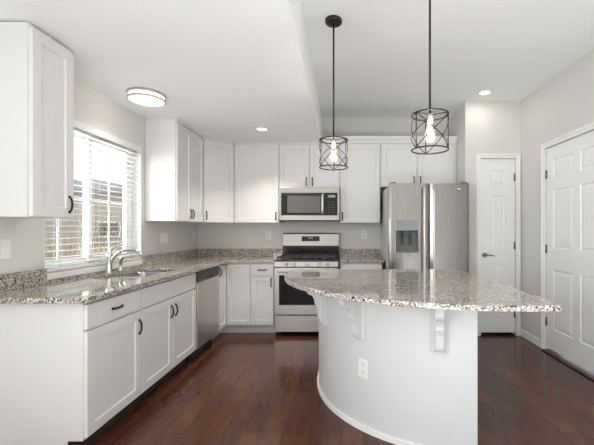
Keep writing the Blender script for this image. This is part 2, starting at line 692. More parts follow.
d2 = sempty('door_2', (XR + 0.012, RY1 - 0.004, 0), -PI / 2)   # local x runs towards the viewer, front faces -X
m = MB()
panel_door(m, 0.963, 0.036, 2.142, [(0.118, 0.434), (0.529, 0.845)])
m.build('door_slab', M['trim'], d2)
for z in (0.31, 1.08, 1.87):
    hinge(d2, 0.004, -0.006, z)
m = MB()
m.cyl((0.90, 0, 0.975), (0.90, -0.012, 0.975), 0.030, n=24)
m.cyl((0.90, -0.012, 0.975), (0.90, -0.05, 0.975), 0.011, n=14)
m.tube([(0.905, -0.048, 0.975), (0.87, -0.052, 0.977), (0.84, -0.05, 0.974), (0.80, -0.046, 0.968)], 0.008, radii=[0.012, 0.009, 0.008, 0.006])
m.build('door_handle', M['nickel'], d2)
struct(MB().box(XR - 0.045, XR + 0.06, RY0 - 0.0, RY1, 0.0, 0.014).build('trim_3', M['threshold'], None, 0.005))


def casing(name, a0, a1, zt, plane, axis):
    m = MB()
    w = 0.055

    def bx(p0, p1, q0, q1, d):
        if axis == 'y':      # on a wall facing -y
            m.box(p0, p1, plane - d, plane, q0, q1)
        else:
            m.box(plane - d, plane, p0, p1, q0, q1)
    for d, i0, i1 in ((0.012, 0, w), (0.02, w * 0.55, w - 0.006)):
        bx(a0 - i1, a0 - i0, 0, zt + i0, d)
        bx(a1 + i0, a1 + i1, 0, zt + i0, d)
        bx(a0 - i1, a1 + i1, zt + i0, zt + i1, d)
    struct(m.build(name, M['trim'], None, 0.003))


casing('trim_1', DX0, DX1, DZ, YP, 'y')
casing('trim_2', RY0, RY1, DZ, XR, 'x')


def base_run(name, boxes):
    m = MB()
    for b in boxes:
        m.box(*b)
    struct(m.build(name, M['trim'], None, 0.004))


base_run('baseboard_right', [(XR - 0.014, XR, RY1 + 0.056, YP, 0, 0.085), (XR - 0.014, XR, YR, RY0 - 0.056, 0, 0.085)])
base_run('baseboard_pantry', [(XP, DX0 - 0.056, YP - 0.014, YP, 0, 0.085)])
base_run('baseboard_left', [(XL, XL + 0.014, YR, 1.90, 0, 0.085)])
base_run('baseboard_rear', [(XL + 0.014, XR - 0.014, YR, YR + 0.014, 0, 0.085)])


# ------------------------------------------------------------------ cabinet hardware
def handle(parent, x, z, vertical=True, length=0.094, side=1):
    """arched bar pull standing off the front (front at y=-0.02)"""
    h = length / 2
    pts = []
    for i in range(13):
        t = -1 + 2 * i / 12
        off = 0.018 * (1 - t * t) ** 0.6 if abs(t) < 1 else 0
        pts.append((t * h, -0.0205 - off))
    m = MB()
    rad = [0.0060 if 0 < i < 12 else 0.0085 for i in range(13)]
    if vertical:
        m.tube([(x, y, z + a) for a, y in pts], 0.005, 8, radii=rad)
        for sgn in (-1, 1):
            m.cyl((x, -0.0198, z + sgn * h), (x, -0.026, z + sgn * h), 0.0095, 0.007, 10)
    else:
        m.tube([(x + a, y, z) for a, y in pts], 0.005, 8, radii=rad)
        for sgn in (-1, 1):
            m.cyl((x + sgn * h, -0.0198, z), (x + sgn * h, -0.026, z), 0.0095, 0.007, 10)
    return m.build('handle', M['black'], parent)


def door(root, x0, x1, z0, z1, hx=None, hz=None):
    d = MB().shaker(x0, x1, z0, z1).build('door', M['cabinet'], root)
    if hx is not None:
        handle(d, hx, hz, True)
    return d


def drawer(root, x0, x1, z0, z1, pull=True):
    d = MB().box(x0, x1, -0.02, 0, z0, z1).build('drawer', M['cabinet'], root, 0.002)
    if pull:
        handle(d, (x0 + x1) / 2, (z0 + z1) / 2, False)
    return d


CT = 0.884       # top of base cabinets
FX = -1.438      # cabinet box front of the left run
FY = 4.28        # cabinet box front of the back run
G = 0.007
BASE = [(0, 0.11), (0, CT), (0.59, CT), (0.59, 0), (0.085, 0), (0.085, 0.11)]


def base_body(root, w, top=True, depth=0.59, dark_kick=False):
    m = MB()
    prof = [(a if a < 0.3 else depth, b) for a, b in BASE]
    if top:
        m.prism(prof, 0, w, 'x')
    else:
        # open box for the sink
        m.prism(prof, 0, 0.018, 'x')
        m.prism(prof, w - 0.018, w, 'x')
        m.box(0.018, w - 0.018, 0.0, 0.018, 0.11, CT)
        m.box(0.018, w - 0.018, depth - 0.018, depth, 0.11, CT)
        m.box(0.018, w - 0.018, 0.085, 0.10, 0, 0.11)
        m.box(0.018, w - 0.018, 0.018, depth - 0.018, 0.11, 0.128)
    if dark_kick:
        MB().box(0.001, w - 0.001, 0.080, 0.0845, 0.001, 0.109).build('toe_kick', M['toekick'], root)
    return m.build('body', M['cabinet'], root)


DT, DB = 0.863, 0.725      # drawer front
OT, OB = 0.712, 0.125      # doors
RZ = PI / 2
# left run
c = thing('base_cabinet', 'white base cabinet with one drawer and one door, nearest of the left run', 'cabinet', (FX, 1.935, 0), RZ)
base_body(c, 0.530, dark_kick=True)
drawer(c, 0.006, 0.530 - G, DB, DT)
door(c, 0.006, 0.530 - G, OB, OT, 0.530 - 0.03, 0.605)
c = thing('base_cabinet', 'white two-door base cabinet under the sink with a wide blank front', 'cabinet', (FX, 2.465, 0), RZ)
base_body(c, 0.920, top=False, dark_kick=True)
drawer(c, G, 0.920 - G, DB, DT, pull=False)
door(c, G, 0.46 - G / 2, OB, OT, 0.46 - 0.035, 0.605)
door(c, 0.46 + G / 2, 0.920 - G, OB, OT, 0.46 + 0.035, 0.605)

# corner cabinet, L shaped in plan
c = thing('corner_base_cabinet', 'white corner base cabinet with folded door right of the dishwasher', 'cabinet', (XL, YB, 0))


def cxy(x, y):
    return (x - XL, y - YB)


YC0, XC1 = 3.992, -1.125
m = MB()
m.prism([cxy(XL + 0.002, YC0), cxy(FX, YC0), cxy(FX, FY), cxy(XC1, FY), cxy(XC1, YB - 0.002), cxy(XL + 0.002, YB - 0.002)], 0.11, CT, 'z')
m.prism([cxy(XL + 0.002, YC0), cxy(FX - 0.085, YC0), cxy(FX - 0.085, FY + 0.085), cxy(XC1, FY + 0.085), cxy(XC1, YB - 0.002), cxy(XL + 0.002, YB - 0.002)], 0, 0.11, 'z')
m.build('body', M['cabinet'], c)
dd = MB().shaker(0.004, FY - YC0 - 0.021, OB, DT, rail=0.05).build('door', M['cabinet'], c)
dd.location = (FX - XL, YC0 - YB, 0)
dd.rotation_euler = (0, 0, RZ)
handle(dd, 0.035, 0.79, True)
dd = MB().shaker(0.023, XC1 - FX - 0.008, OB, DT, rail=0.05).build('door', M['cabinet'], c)
dd.location = (FX - XL, FY - YB, 0)

# back run
c = thing('base_cabinet', 'narrow white base cabinet with a drawer and a door just left of the range', 'cabinet', (XC1, FY, 0))
base_body(c, 0.285, depth=0.598)
drawer(c, 0.008, 0.275, DB, DT)
door(c, 0.008, 0.275, OB, OT, 0.25, 0.64)
c = thing('base_cabinet', 'white base cabinet with a drawer between the range and the fridge', 'cabinet', (-0.035, FY, 0))
base_body(c, 0.515, depth=0.598)
drawer(c, 0.012, 0.505, DB, DT)
door(c, 0.012, 0.505, OB, OT, 0.04, 0.64)

# ------------------------------------------------------------------ counters
CZ0, CZ1 = 0.8842, 0.914


def rrect(x0, x1, y0, y1, r, n=6):
    out = []
    for cx, cy, a0 in ((x1 - r, y1 - r, 0), (x0 + r, y1 - r, PI / 2), (x0 + r, y0 + r, PI), (x1 - r, y0 + r, 1.5 * PI)):
        for i in range(n + 1):
            a = a0 + PI / 2 * i / n
            out.append((cx + r * math.cos(a), cy + r * math.sin(a)))
    return out


SX0, SX1, SYa, SYb = -1.932, -1.545, 2.62, 3.335
t = thing('countertop', 'speckled granite countertop running along the left wall and round to the range', 'countertop', (XL, 1.87, 0))


def L2(p):
    return [(a - XL, b - 1.87) for a, b in p]


out = [(XL + 0.002, 1.872), (-1.40, 1.872), (-1.38, 1.892)]
for i in range(7):
    a = PI - (PI / 2) * i / 6
    out.append((-1.38 + 0.05 + 0.05 * math.cos(a), 4.222 - 0.05 + 0.05 * math.sin(a)))
out += [(-0.838, 4.222), (-0.838, YB - 0.002), (XL + 0.002, YB - 0.002)]
MB().plate(L2(out), [L2(rrect(SX0, SX1, SYa, SYb, 0.05))], CZ0, CZ1).build('worktop', M['granite'], t, 0.003)
for b in ((XL + 0.002, XL + 0.022, 1.872, 2.376), (XL + 0.002, XL + 0.022, 3.53, YB - 0.002), (XL + 0.022, -0.838, YB - 0.022, YB - 0.002)):
    MB().box(b[0] - XL, b[1] - XL, b[2] - 1.87, b[3] - 1.87, CZ1 + 0.0002, 1.018).build('backsplash', M['granite'], t, 0.002)
MB().box(0.002, 0.022, 2.376 - 1.87, 3.53 - 1.87, CZ1 + 0.0002, WZ0 - 0.003).build('backsplash', M['granite'], t, 0.001)
t = thing('countertop', 'short piece of granite countertop between the range and the fridge', 'countertop', (-0.04, YB, 0))
MB().box(0.002, 0.540, -0.658, -0.002, CZ0, CZ1).build('worktop', M['granite'], t, 0.003)
MB().box(0.002, 0.540, -0.022, -0.002, CZ1 + 0.0002, 1.018).build('backsplash', M['granite'], t, 0.002)

# sink
t = thing('sink', 'stainless double-bowl sink set under the granite counter by the window', 'sink', ((SX0 + SX1) / 2, (SYa + SYb) / 2, 0))
hx, hy = (SX1 - SX0) / 2, (SYb - SYa) / 2


def bowl(x0, x1, y0, y1, depth):
    m = MB()
    zt = CZ0 - 0.001
    rings = []
    for ins, z, r in ((-0.012, zt, 0.07), (0.0, zt, 0.06), (0.004, zt - 0.02, 0.06), (0.010, zt - depth + 0.03, 0.06), (0.035, zt - depth, 0.05)):
        rings.append([m.bm.verts.new((a, b, z)) for a, b in rrect(x0 + ins, x1 - ins, y0 + ins, y1 - ins, r, 5)])
    for a, b in zip(rings, rings[1:]):
        for k in range(len(a)):
            f = m.bm.faces.new((a[k], a[(k + 1) % len(a)], b[(k + 1) % len(a)], b[k]))
            f.smooth = True
    m.bm.faces.new(rings[-1])
    o = m.build('bowl', M['sinksteel'], t)
    s = o.modifiers.new('s', 'SOLIDIFY')
    s.thickness = 0.001
    s.offset = 0
    cx, cy = (x0 + x1) / 2, (y0 + y1) / 2
    MB().lathe([(0.0, zt - depth + 0.001), (0.02, zt - depth + 0.001), (0.04, zt - depth + 0.006), (0.045, zt - depth + 0.002)], (cx, cy, 0), 24).build('drain', M['chrome'], o)


bowl(-hx - 0.004, hx + 0.004, -hy - 0.004, -0.012, 0.17)
bowl(-hx - 0.004, hx + 0.004, 0.012, hy + 0.004, 0.17)

# faucet
fx, fy = -1.972, 2.95
t = thing('faucet', 'chrome single-lever faucet with arched spout behind the sink', 'faucet', (fx, fy, CZ1))
MB().lathe([(0.0, 0.0005), (0.029, 0.0005), (0.029, 0.006), (0.026, 0.012), (0.024, 0.02), (0.022, 0.10), (0.024, 0.13), (0.026, 0.15), (0.024, 0.172), (0.013, 0.187), (0.0, 0.19)], (0, 0, 0), 24).build('base', M['chrome'], t)
m = MB()
m.tube([(0, 0.0, 0.175), (0.008, 0.015, 0.205), (0.028, 0.035, 0.222), (0.055, 0.065, 0.236), (0.07, 0.08, 0.255)], 0.008, radii=[0.013, 0.010, 0.008, 0.0085, 0.010])
m.build('lever', M['chrome'], t)
ctrl = [(0.012, 0.0, 0.085), (0.03, 0.002, 0.125), (0.06, 0.004, 0.160), (0.10, 0.008, 0.186), (0.145, 0.012, 0.198), (0.19, 0.016, 0.197), (0.23, 0.019, 0.184), (0.255, 0.021, 0.163), (0.262, 0.022, 0.140)]
m = MB()
m.tube(ctrl, 0.013, 12, radii=[0.015, 0.0145, 0.014, 0.0135, 0.013, 0.0125, 0.0125, 0.013, 0.0145])
m.build('spout', M['chrome'], t)
t = thing('side_sprayer', 'small chrome side sprayer standing right of the faucet', 'sprayer', (fx + 0.01, 3.085, CZ1))
MB().lathe([(0.0, 0.0005), (0.026, 0.0005), (0.024, 0.012), (0.015, 0.03), (0.012, 0.05)], (0, 0, 0), 20).build('base', M['chrome'], t)
m = MB()
m.tube([(0, 0, 0.045), (0, 0, 0.08), (0.004, 0, 0.105), (0.018, 0.0, 0.128), (0.035, 0.0, 0.135)], 0.01, radii=[0.012, 0.015, 0.016, 0.015, 0.013])
m.build('spray_head', M['chrome'], t)

# ------------------------------------------------------------------ dishwasher
t = thing('dishwasher', 'stainless dishwasher with a dark control strip at the end of the left run', 'dishwasher', (FX, 3.390, 0), RZ)
w = 0.597
MB().box(0, w, 0.0, 0.57, 0.11, 0.880).build('body', M['darkplastic'], t)
d = MB().box(0.003, w - 0.003, -0.028, -0.001, 0.118, 0.768).build('door', M['dwsteel'], t, 0.004)
m = MB()
pr = [(-0.030, 0.772), (-0.034, 0.80), (-0.030, 0.868), (-0.022, 0.876), (-0.001, 0.876), (-0.001, 0.772)]
m.prism(pr, 0.003, w - 0.003, 'x')
cp = m.build('control_strip', M['darkplastic'], t, 0.002)
MB().box(0.20, 0.40, -0.0355, -0.030, 0.782, 0.802).build('grip_slot', M['slot'], cp)
MB().box(0.012, w - 0.012, 0.055, 0.068, 0.005, 0.109).build('kick_plate', M['slot'], t)

# ------------------------------------------------------------------ upper cabinets
UZ0, UZ1, UD = 1.372, 2.388, 0.305
UX = -1.72     # box front of left uppers (doors reach -1.70)
UY = 4.57


def upper(label, loc, rz, w, z0, doors, depth=UD, ztop=None, endfill=True):
    c = thing('wall_cabinet', label, 'cabinet', (loc[0], loc[1], z0), rz)
    zt = (ZL - 0.002 if ztop is None else ztop) - z0
    MB().box(0, w, 0, depth, 0, zt).build('body', M['cabinet'], c)
    for x0, x1, hxx in doors:
        door(c, x0, x1, 0.004, UZ1 - z0, hxx, 0.085)
    return c




upper('tall white wall cabinet with one door left of the window', (UX, 1.905, 0), RZ, 0.31, 1.352, [(0.012, 0.306, 0.27)], ztop=2.412)
upper('white two-door wall cabinet between the window and the diagonal corner cabinet', (UX, 3.585, 0), RZ, 0.685, UZ0, [(0.010, 0.340, 0.312), (0.345, 0.675, 0.373)])
# diagonal corner wall cabinet
c = thing('corner_wall_cabinet', 'white wall cabinet set diagonally across the back left corner', 'cabinet', (XL, YB, UZ0))
Ax, Ay = UX, 4.272
Bx, By = -1.422, UY
MB().prism([cxy(XL + 0.001, Ay), cxy(Ax, Ay), cxy(Bx, By), cxy(Bx, YB - 0.001), cxy(XL + 0.001, YB - 0.001)], 0, ZL - 0.002 - UZ0, 'z').build('body', M['cabinet'], c)
wd = math.hypot(Bx - Ax, By - Ay)
dd = MB().shaker(0.016, wd - 0.016, 0.004, UZ1 - UZ0).build('door', M['cabinet'], c)
dd.location = (Ax - XL, Ay - YB, 0)
dd.rotation_euler = (0, 0, math.atan2(By - Ay, Bx - Ax))
handle(dd, 0.045, 0.085)
upper('white single-door wall cabinet left of the microwave', (-1.420, UY, 0), 0, 0.588, UZ0, [(0.009, 0.579, 0.548)])
upper('short white two-door wall cabinet directly above the microwave', (-0.830, UY, 0), 0, 0.786, 1.825, [(0.009, 0.389, 0.352), (0.396, 0.776, 0.432)])
upper('white single-door wall cabinet between the microwave and the fridge', (-0.042, UY, 0), 0, 0.527, UZ0, [(0.009, 0.518, 0.036)], ztop=2.44)
upper('white two-door wall cabinet directly above the fridge', (0.487, UY, 0), 0, 0.992, 1.84, [(0.009, 0.473, 0.435), (0.480, 0.945, 0.518)], ztop=2.44)
# crown along the tops
m = MB()
prof = [(UY - 0.002, 2.41), (UY - 0.022, 2.41), (UY - 0.026, 2.43), (UY - 0.050, 2.468), (UY - 0.055, 2.49), (UY - 0.002, 2.49)]
m.prism(prof, XS + 0.005, XP - 0.004, 'x')
m.box(XS + 0.005, XP - 0.004, UY + 0.001, UY + 0.20, 2.443, 2.488)
struct(m.build('trim_4', M['cabinet'], None))
m = MB()
m.box(-1.43, XS, UY - 0.016, UY - 0.0005, 2.400, 2.424)
m.box(UX + 0.0005, UX + 0.016, 3.585, 4.27, 2.400, 2.424)
q = 0.0115
m.prism([(UX + 0.001, Ay - 0.002), (UX + 0.016, Ay - 0.008), (Bx + 0.008, By - 0.016), (Bx, By - 0.0005)], 2.400, 2.424, 'z')
struct(m.build('trim_5', M['cabinet'], None))

# ------------------------------------------------------------------ microwave
t = thing('microwave', 'stainless over-the-range microwave under the short wall cabinet', 'microwave', (-0.812, 4.47, 1.40))
w, h = 0.766, 0.42
MB().box(0, w, 0.03, 0.408, 0, h).build('body', M['darkplastic'], t)
m = MB()
m.box(0, w, 0, 0.029, h - 0.066, h)
m.box(0, w, 0, 0.029, 0.004, 0.066)
m.box(0, 0.022, 0, 0.029, 0.066, h - 0.066)
m.box(w - 0.024, w, 0, 0.029, 0.066, h - 0.066)
m.build('front_frame', M['warmsteel'], t, 0.002)
d = MB().box(0.022, 0.585, 0.004, 0.029, 0.066, h - 0.066).build('door', M['blackglass'], t)
MB().box(0.10, 0.525, 0.0025, 0.0039, 0.10, h - 0.105).build('window_mesh', M['mwglass'], d)
m = MB()
m.tube([(0.555, 0.003, 0.085), (0.553, -0.03, 0.095), (0.553, -0.045, 0.14), (0.553, -0.048, 0.21), (0.553, -0.045, 0.28), (0.553, -0.03, 0.325), (0.555, 0.003, 0.335)], 0.013, 12)
m.build('handle', M['handlesteel'], d)
p = MB().box(0.586, w - 0.024, 0.004, 0.029, 0.066, h - 0.066).build('control_panel', M['blackglass'], t)
for r in range(5):
    for k in range(3):
        MB().box(0.625 + 0.032 * k, 0.643 + 0.032 * k, 0.0025, 0.0039, 0.10 + 0.032 * r, 0.112 + 0.032 * r).build('button', M['darkplastic'], p)
MB().box(0.62, 0.712, 0.0025, 0.0039, 0.295, 0.325).build('display', M['greyplastic'], p)
m = MB()
for k in range(14):
    m.box(0.03 + k * 0.051, 0.065 + k * 0.051, 0.05, 0.20, -0.003, -0.0002)
m.build('vent_grille', M['slot'], t)

# ------------------------------------------------------------------ range
RX0, RW = -0.826, 0.77
t = thing('gas_range', 'stainless gas range with black oven door and five knobs below the microwave', 'stove', (RX0, 4.21, 0))
MB().box(0.004, RW - 0.004, 0.035, 0.655, 0.05, 0.895).build('body', M['darkplastic'], t)
for x in (0.05, RW - 0.05):
    for y in (0.09, 0.6):
        MB().cyl((x, y, 0.0), (x, y, 0.0499), 0.018, n=10).build('foot', M['slot'], t)
# cooktop
MB().box(0.0, RW, 0.002, 0.60, 0.896, 0.918).build('cooktop', M['blackenamel'], t, 0.005)
gz = 0.919
burners = [(0.16, 0.17), (0.16, 0.44), (0.385, 0.30), (0.61, 0.17), (0.61, 0.44)]
for bx_, by_ in burners:
    MB().lathe([(0.0, 0.018), (0.03, 0.018), (0.034, 0.012), (0.034, 0.008), (0.045, 0.006), (0.045, 0.0)], (bx_, by_, gz), 20).build('burner', M['iron'], t)
for x0, x1 in ((0.03, 0.27), (0.275, 0.495), (0.50, 0.74)):
    m = MB()
    z0, z1 = gz + 0.022, gz + 0.036
    for y in (0.035, 0.17, 0.30, 0.44, 0.57):
        m.box(x0, x1, y - 0.006, y + 0.006, z0, z1)
    for x in (x0 + 0.006, (x0 + x1) / 2, x1 - 0.006):
        m.box(x - 0.006, x + 0.006, 0.03, 0.575, z0 + 0.001, z1 + 0.001)
    for x in (x0 + 0.006, x1 - 0.006):
        for y in (0.035, 0.57):
            m.box(x - 0.007, x + 0.007, y - 0.007, y + 0.007, gz, z0 + 0.001)
    m.build('grate', M['iron'], t)
# control panel
cp = MB().prism([(0.034, 0.83), (0.0, 0.83), (-0.004, 0.838), (0.006, 0.903), (0.012, 0.908), (0.034, 0.908)], 0, RW, 'x').build('control_panel', M['warmsteel'], t, 0.002)
for kx in (0.14, 0.235, 0.385, 0.54, 0.635):
    m = MB()
    m.cyl((kx, -0.001, 0.869), (kx, -0.008, 0.868), 0.024, 0.024, 20)
    m.cyl((kx, -0.008, 0.868), (kx, -0.030, 0.866), 0.019, 0.017, 20)
    m.box(kx - 0.003, kx + 0.003, -0.034, -0.029, 0.850, 0.883)
    m.build('knob', M['steel'], cp)
# oven door
m = MB()
m.box(0.003, 0.055, 0, 0.034, 0.263, 0.822)
m.box(RW - 0.055, RW - 0.003, 0, 0.034, 0.263, 0.822)
m.box(0.055, RW - 0.055, 0, 0.034, 0.263, 0.375)
m.box(0.055, RW - 0.055, 0, 0.034, 0.735, 0.822)
od = m.build('oven_door', M['steel'], t)
MB().box(0.055, RW - 0.055, 0.003, 0.034, 0.375, 0.735).build('oven_window', M['blackglass'], od)
m = MB()
m.cyl((0.05, -0.048, 0.785), (RW - 0.05, -0.048, 0.785), 0.0145, n=16)
for x in (0.075, RW - 0.075):
    m.cyl((x, 0.001, 0.785), (x, -0.045, 0.785), 0.011, n=12)
m.build('handle', M['handlesteel'], od)
MB().box(0.35, 0.42, -0.0015, -0.0002, 0.302, 0.311).build('badge', M['greyplastic'], od)
MB().box(0.003, RW - 0.003, 0.0, 0.034, 0.052, 0.247).build('drawer', M['steel'], t, 0.004)
# backguard
bg_ = MB().prism([(0.600, 0.93), (0.590, 1.06), (0.605, 1.225), (0.615, 1.235), (0.655, 1.235), (0.655, 0.90), (0.600, 0.90)], 0.0, RW, 'x')
bg_ = bg_.build('backguard', M['blackenamel'], t)
sp_ = MB().prism([(0.5885, 1.065), (0.6025, 1.222), (0.612, 1.238), (0.6145, 1.238), (0.6145, 1.232), (0.605, 1.22), (0.591, 1.065)], 0.0, RW, 'x').build('control_face', M['warmsteel'], bg_)
MB().prism([(0.5895, 1.125), (0.5955, 1.192), (0.5985, 1.192), (0.5925, 1.125)], 0.26, 0.505, 'x').build('clock_panel', M['blackglass'], bg_)
m = MB()
for k in range(4):
    x = 0.352 + k * 0.017
    m.box(x, x + 0.010, 0.5925, 0.5932, 1.160, 1.178)
m.build('clock_display', M['clock'], bg_)

# ------------------------------------------------------------------ refrigerator
t = thing('refrigerator', 'stainless side-by-side refrigerator with ice and water dispenser in its left door', 'refrigerator', (0.519, 3.95, 0))
FW, FH = 0.909, 1.807
MB().box(0.004, FW - 0.004, 0.075, 0.86, 0.05, FH - 0.02).build('body', M['fridgeside'], t, 0.004)
for x in (0.08, FW - 0.08):
    for y in (0.15, 0.80):
        MB().cyl((x, y, 0), (x, y, 0.0499), 0.025, n=10).build('foot', M['slot'], t)
MB().box(0.01, FW - 0.01, 0.06, 0.074, 0.012, 0.095).build('kick_grille', M['slot'], t)
seam = 0.460


def fridge_door(x0, x1, holes):
    m = MB()
    # gently convex front, vertical extrusion split around the dispenser
    def prof(a, b):
        P = []
        n = 14
        for i in range(n + 1):
            x = a + (b - a) * i / n
            u = (x - x0) / (x1 - x0) * 2 - 1
            e = max(0.0, abs(u) - 0.88) / 0.12
            P.append((x, -0.004 * (1 - u * u) + 0.012 * e * e))
        return P + [(b, 0.070), (a, 0.070)]
    if not holes:
        m.prism(prof(x0, x1), 0.10, FH, 'z')
    else:
        hx0, hx1, hz0, hz1 = holes
        m.prism(prof(x0, x1), 0.10, hz0, 'z')
        m.prism(prof(x0, x1), hz1, FH, 'z')
        m.prism(prof(x0, hx0), hz0, hz1, 'z')
        m.prism(prof(hx1, x1), hz0, hz1, 'z')
    return m.build('door', M['steelv'], t)


hz0, hz1 = 1.02, 1.40
dl = fridge_door(0.0, seam - 0.006, (0.075, 0.335, hz0, hz1))
dr = fridge_door(seam + 0.006, FW, None)
# dispenser
MB().box(0.076, 0.334, 0.001, 0.068, 1.272, 1.399).build('dispenser_controls', M['greyplastic'], dl, 0.002)
m = MB()
m.box(0.076, 0.334, 0.058, 0.068, 1.022, 1.271)
m.box(0.076, 0.086, 0.002, 0.058, 1.022, 1.271)
m.box(0.324, 0.334, 0.002, 0.058, 1.022, 1.271)
m.box(0.086, 0.324, -0.012, 0.058, 1.022, 1.045)
m.build('dispenser_recess', M['recess'], dl)
for x in (0.155, 0.245):
    MB().box(x - 0.018, x + 0.018, 0.026, 0.034, 1.11, 1.21).cyl((x, 0.03, 1.20), (x, 0.03, 1.271), 0.014, n=12).build('dispenser_paddle', M['darkplastic'], dl)
m = MB()
frame_rect(m, 0.070, 0.340, 1.016, 1.404, 0.007, -0.007, -0.001, 'x')
m.build('dispenser_frame', M['steel'], dl)
for dpar, x in ((dl, seam - 0.074), (dr, seam + 0.034)):
    m = MB()
    m.tube([(x, -0.002, 0.50), (x, -0.045, 0.52), (x, -0.062, 0.60), (x, -0.068, 1.13), (x, -0.062, 1.66), (x, -0.045, 1.74), (x, -0.002, 1.755)], 0.011, 12)
    m.build('handle', M['handlesteel'], dpar)
m = MB()
m.lathe([(0.0, 0.0), (0.022, 0.0), (0.022, 0.001), (0.0, 0.001)], (0, 0, 0), 24)
e = m.build('badge', M['chrome'], dr)
e.rotation_euler = (PI / 2, 0, 0)
e.scale = (1.3, 0.55, 1)
e.location = (0.79, -0.0045, 1.735)
for x in (0.05, FW - 0.05):
    MB().box(x - 0.035, x + 0.035, 0.02, 0.12, FH + 0.0005, FH + 0.014).build('hinge_cover', M['darkplastic'], t)

# ------------------------------------------------------------------ island
CXI, CYI = 0.83, 3.0
IR = 1.035
IB = 3.23
t = thing('kitchen_island', 'white painted kitchen island body with a curved front and three brackets', 'island', (CXI, CYI, 0))


def arc(r, a0, a1, n=40):
    return [(-r * math.cos(math.radians(a0 + (a1 - a0) * i / n)), -r * math.sin(math.radians(a0 + (a1 - a0) * i / n))) for i in range(n + 1)]


def smooth_side(o):
    for p in o.data.polygons:
        if abs(p.normal.z) < 0.5 and len(p.vertices) == 4:
            p.use_smooth = True
    try:
        md = o.modifiers.new('es', 'EDGE_SPLIT')
        md.split_angle = math.radians(30)
    except Exception:
        pass


xr = 0.758 - CXI
poly = arc(IR, 0, 85.9) + [(xr, IB - CYI), (-IR, IB - CYI)]
o = MB().prism(poly, 0, CT, 'z').build('body', M['island'], t)
smooth_side(o)
poly = arc(IR + 0.014, 0, 85.9) + arc(IR + 0.001, 85.9, 0)
m = MB().prism(poly, 0, 0.032, 'z')
m.box(-IR - 0.014, -IR - 0.001, 0, IB - CYI, 0, 0.032)
smooth_side(m.build('base_moulding', M['trim'], t))


def corbel(a, dep=0.76):
    a = math.radians(a)
    m = MB()
    # profile: y = outwards distance, z
    pr = [(0, 0.8835), (0.235, 0.8835), (0.235, 0.862), (0.222, 0.858), (0.215, 0.840), (0.195, 0.826), (0.165, 0.820), (0.140, 0.815),
          (0.118, 0.803), (0.104, 0.785), (0.100, 0.768), (0.088, 0.760), (0.075, 0.745), (0.066, 0.72), (0.060, 0.695), (0.048, 0.680), (0.030, 0.672), (0, 0.672)]
    m.prism([(IR + 0.012 + p * dep, 0.8835 - (0.8835 - z) * 1.38) for p, z in pr], -0.024, 0.024, 'x')
    o = m.build('bracket', M['island'], t, 0.002)
    o.rotation_euler = (0, 0, a + PI / 2)
    # local +y must point to (-cos a, -sin a)
    m = MB()
    m.box(-0.047, 0.047, IR - 0.002, IR + 0.0125, 0.575, 0.8835)
    m.box(-0.035, 0.035, IR + 0.0124, IR + 0.024, 0.579, 0.591)
    b = m.build('back_plate', M['island'], o, 0.002)


for a, dep in ((20, 0.58), (46, 0.76), (74.5, 0.76)):
    corbel(a, dep)


def outlet_plate(root_or_none, label, loc, rz, w=0.075, h=0.118, kind='outlet', part_of=None):
    """plate centred at loc, front faces local -y"""
    if part_of:
        base = MB().box(-w / 2, w / 2, -0.0075, -0.0005, -h / 2, h / 2).build('outlet', M['plastic'], part_of, 0.002)
        base.location = loc
        base.rotation_euler = (0, 0, rz)
        cover_parent = base
    else:
        base = thing('wall_outlet' if kind == 'outlet' else 'light_switch', label, kind, loc, rz)
        MB().box(-w / 2, w / 2, -0.0075, -0.0005, -h / 2, h / 2).build('cover_plate', M['plastic'], base, 0.002)
    return base


def sockets(parent, cx):
    for z in (-0.026, 0.026):
        s = MB().box(cx - 0.016, cx + 0.016, -0.0092, -0.0076, z - 0.014, z + 0.014).build('socket', M['socket'], parent, 0.001)
        if parent.parent is not None:
            continue
        for q in ((-0.008, -0.005, -0.002, 0.008), (0.005, 0.008, -0.002, 0.007), (-0.002, 0.002, -0.010, -0.006)):
            MB().box(cx + q[0], cx + q[1], -0.0097, -0.0093, z + q[2], z + q[3]).build('socket_hole', M['slot'], s)


def rocker(parent, cx):
    m = MB()
    m.box(cx - 0.0165, cx + 0.0165, -0.009, -0.0061, -0.033, 0.033)
    m.build('rocker', M['plastic'], parent, 0.002)


ao = math.radians(47.7)
ol = outlet_plate(None, '', (-(IR + 0.0005) * math.cos(ao), -(IR + 0.0005) * math.sin(ao), 0.397), ao - PI / 2, part_of=t)
sk = sockets(ol, 0)
o_sl = outlet_plate(None, 'double gang white wall plate on the left wall below the near wall cabinet', (XL + 0.0002, 2.075, 1.165), RZ, 0.118, 0.118, 'outlet')
sockets(o_sl, -0.025)
rocker(o_sl, 0.025)
o_sl = outlet_plate(None, 'wide white switch plate on the left wall right of the window', (XL + 0.0002, 3.97, 1.19), RZ, 0.165, 0.118, 'switch')
for cx in (-0.046, 0, 0.046):
    rocker(o_sl, cx)
o_sl = outlet_plate(None, 'white outlet plate on the left wall close to the back corner', (XL + 0.0002, 4.765, 1.195), RZ, 0.085, 0.118)
sockets(o_sl, 0)
o_sl = outlet_plate(None, 'white outlet plate on the back wall left of the range', (-1.035, YB - 0.0002, 1.205), 0, 0.075, 0.118)
sockets(o_sl, 0)
o_sl = outlet_plate(None, 'white outlet plate on the back wall between the range and the fridge', (0.295, YB - 0.0002, 1.215), 0, 0.078, 0.118)
sockets(o_sl, 0)

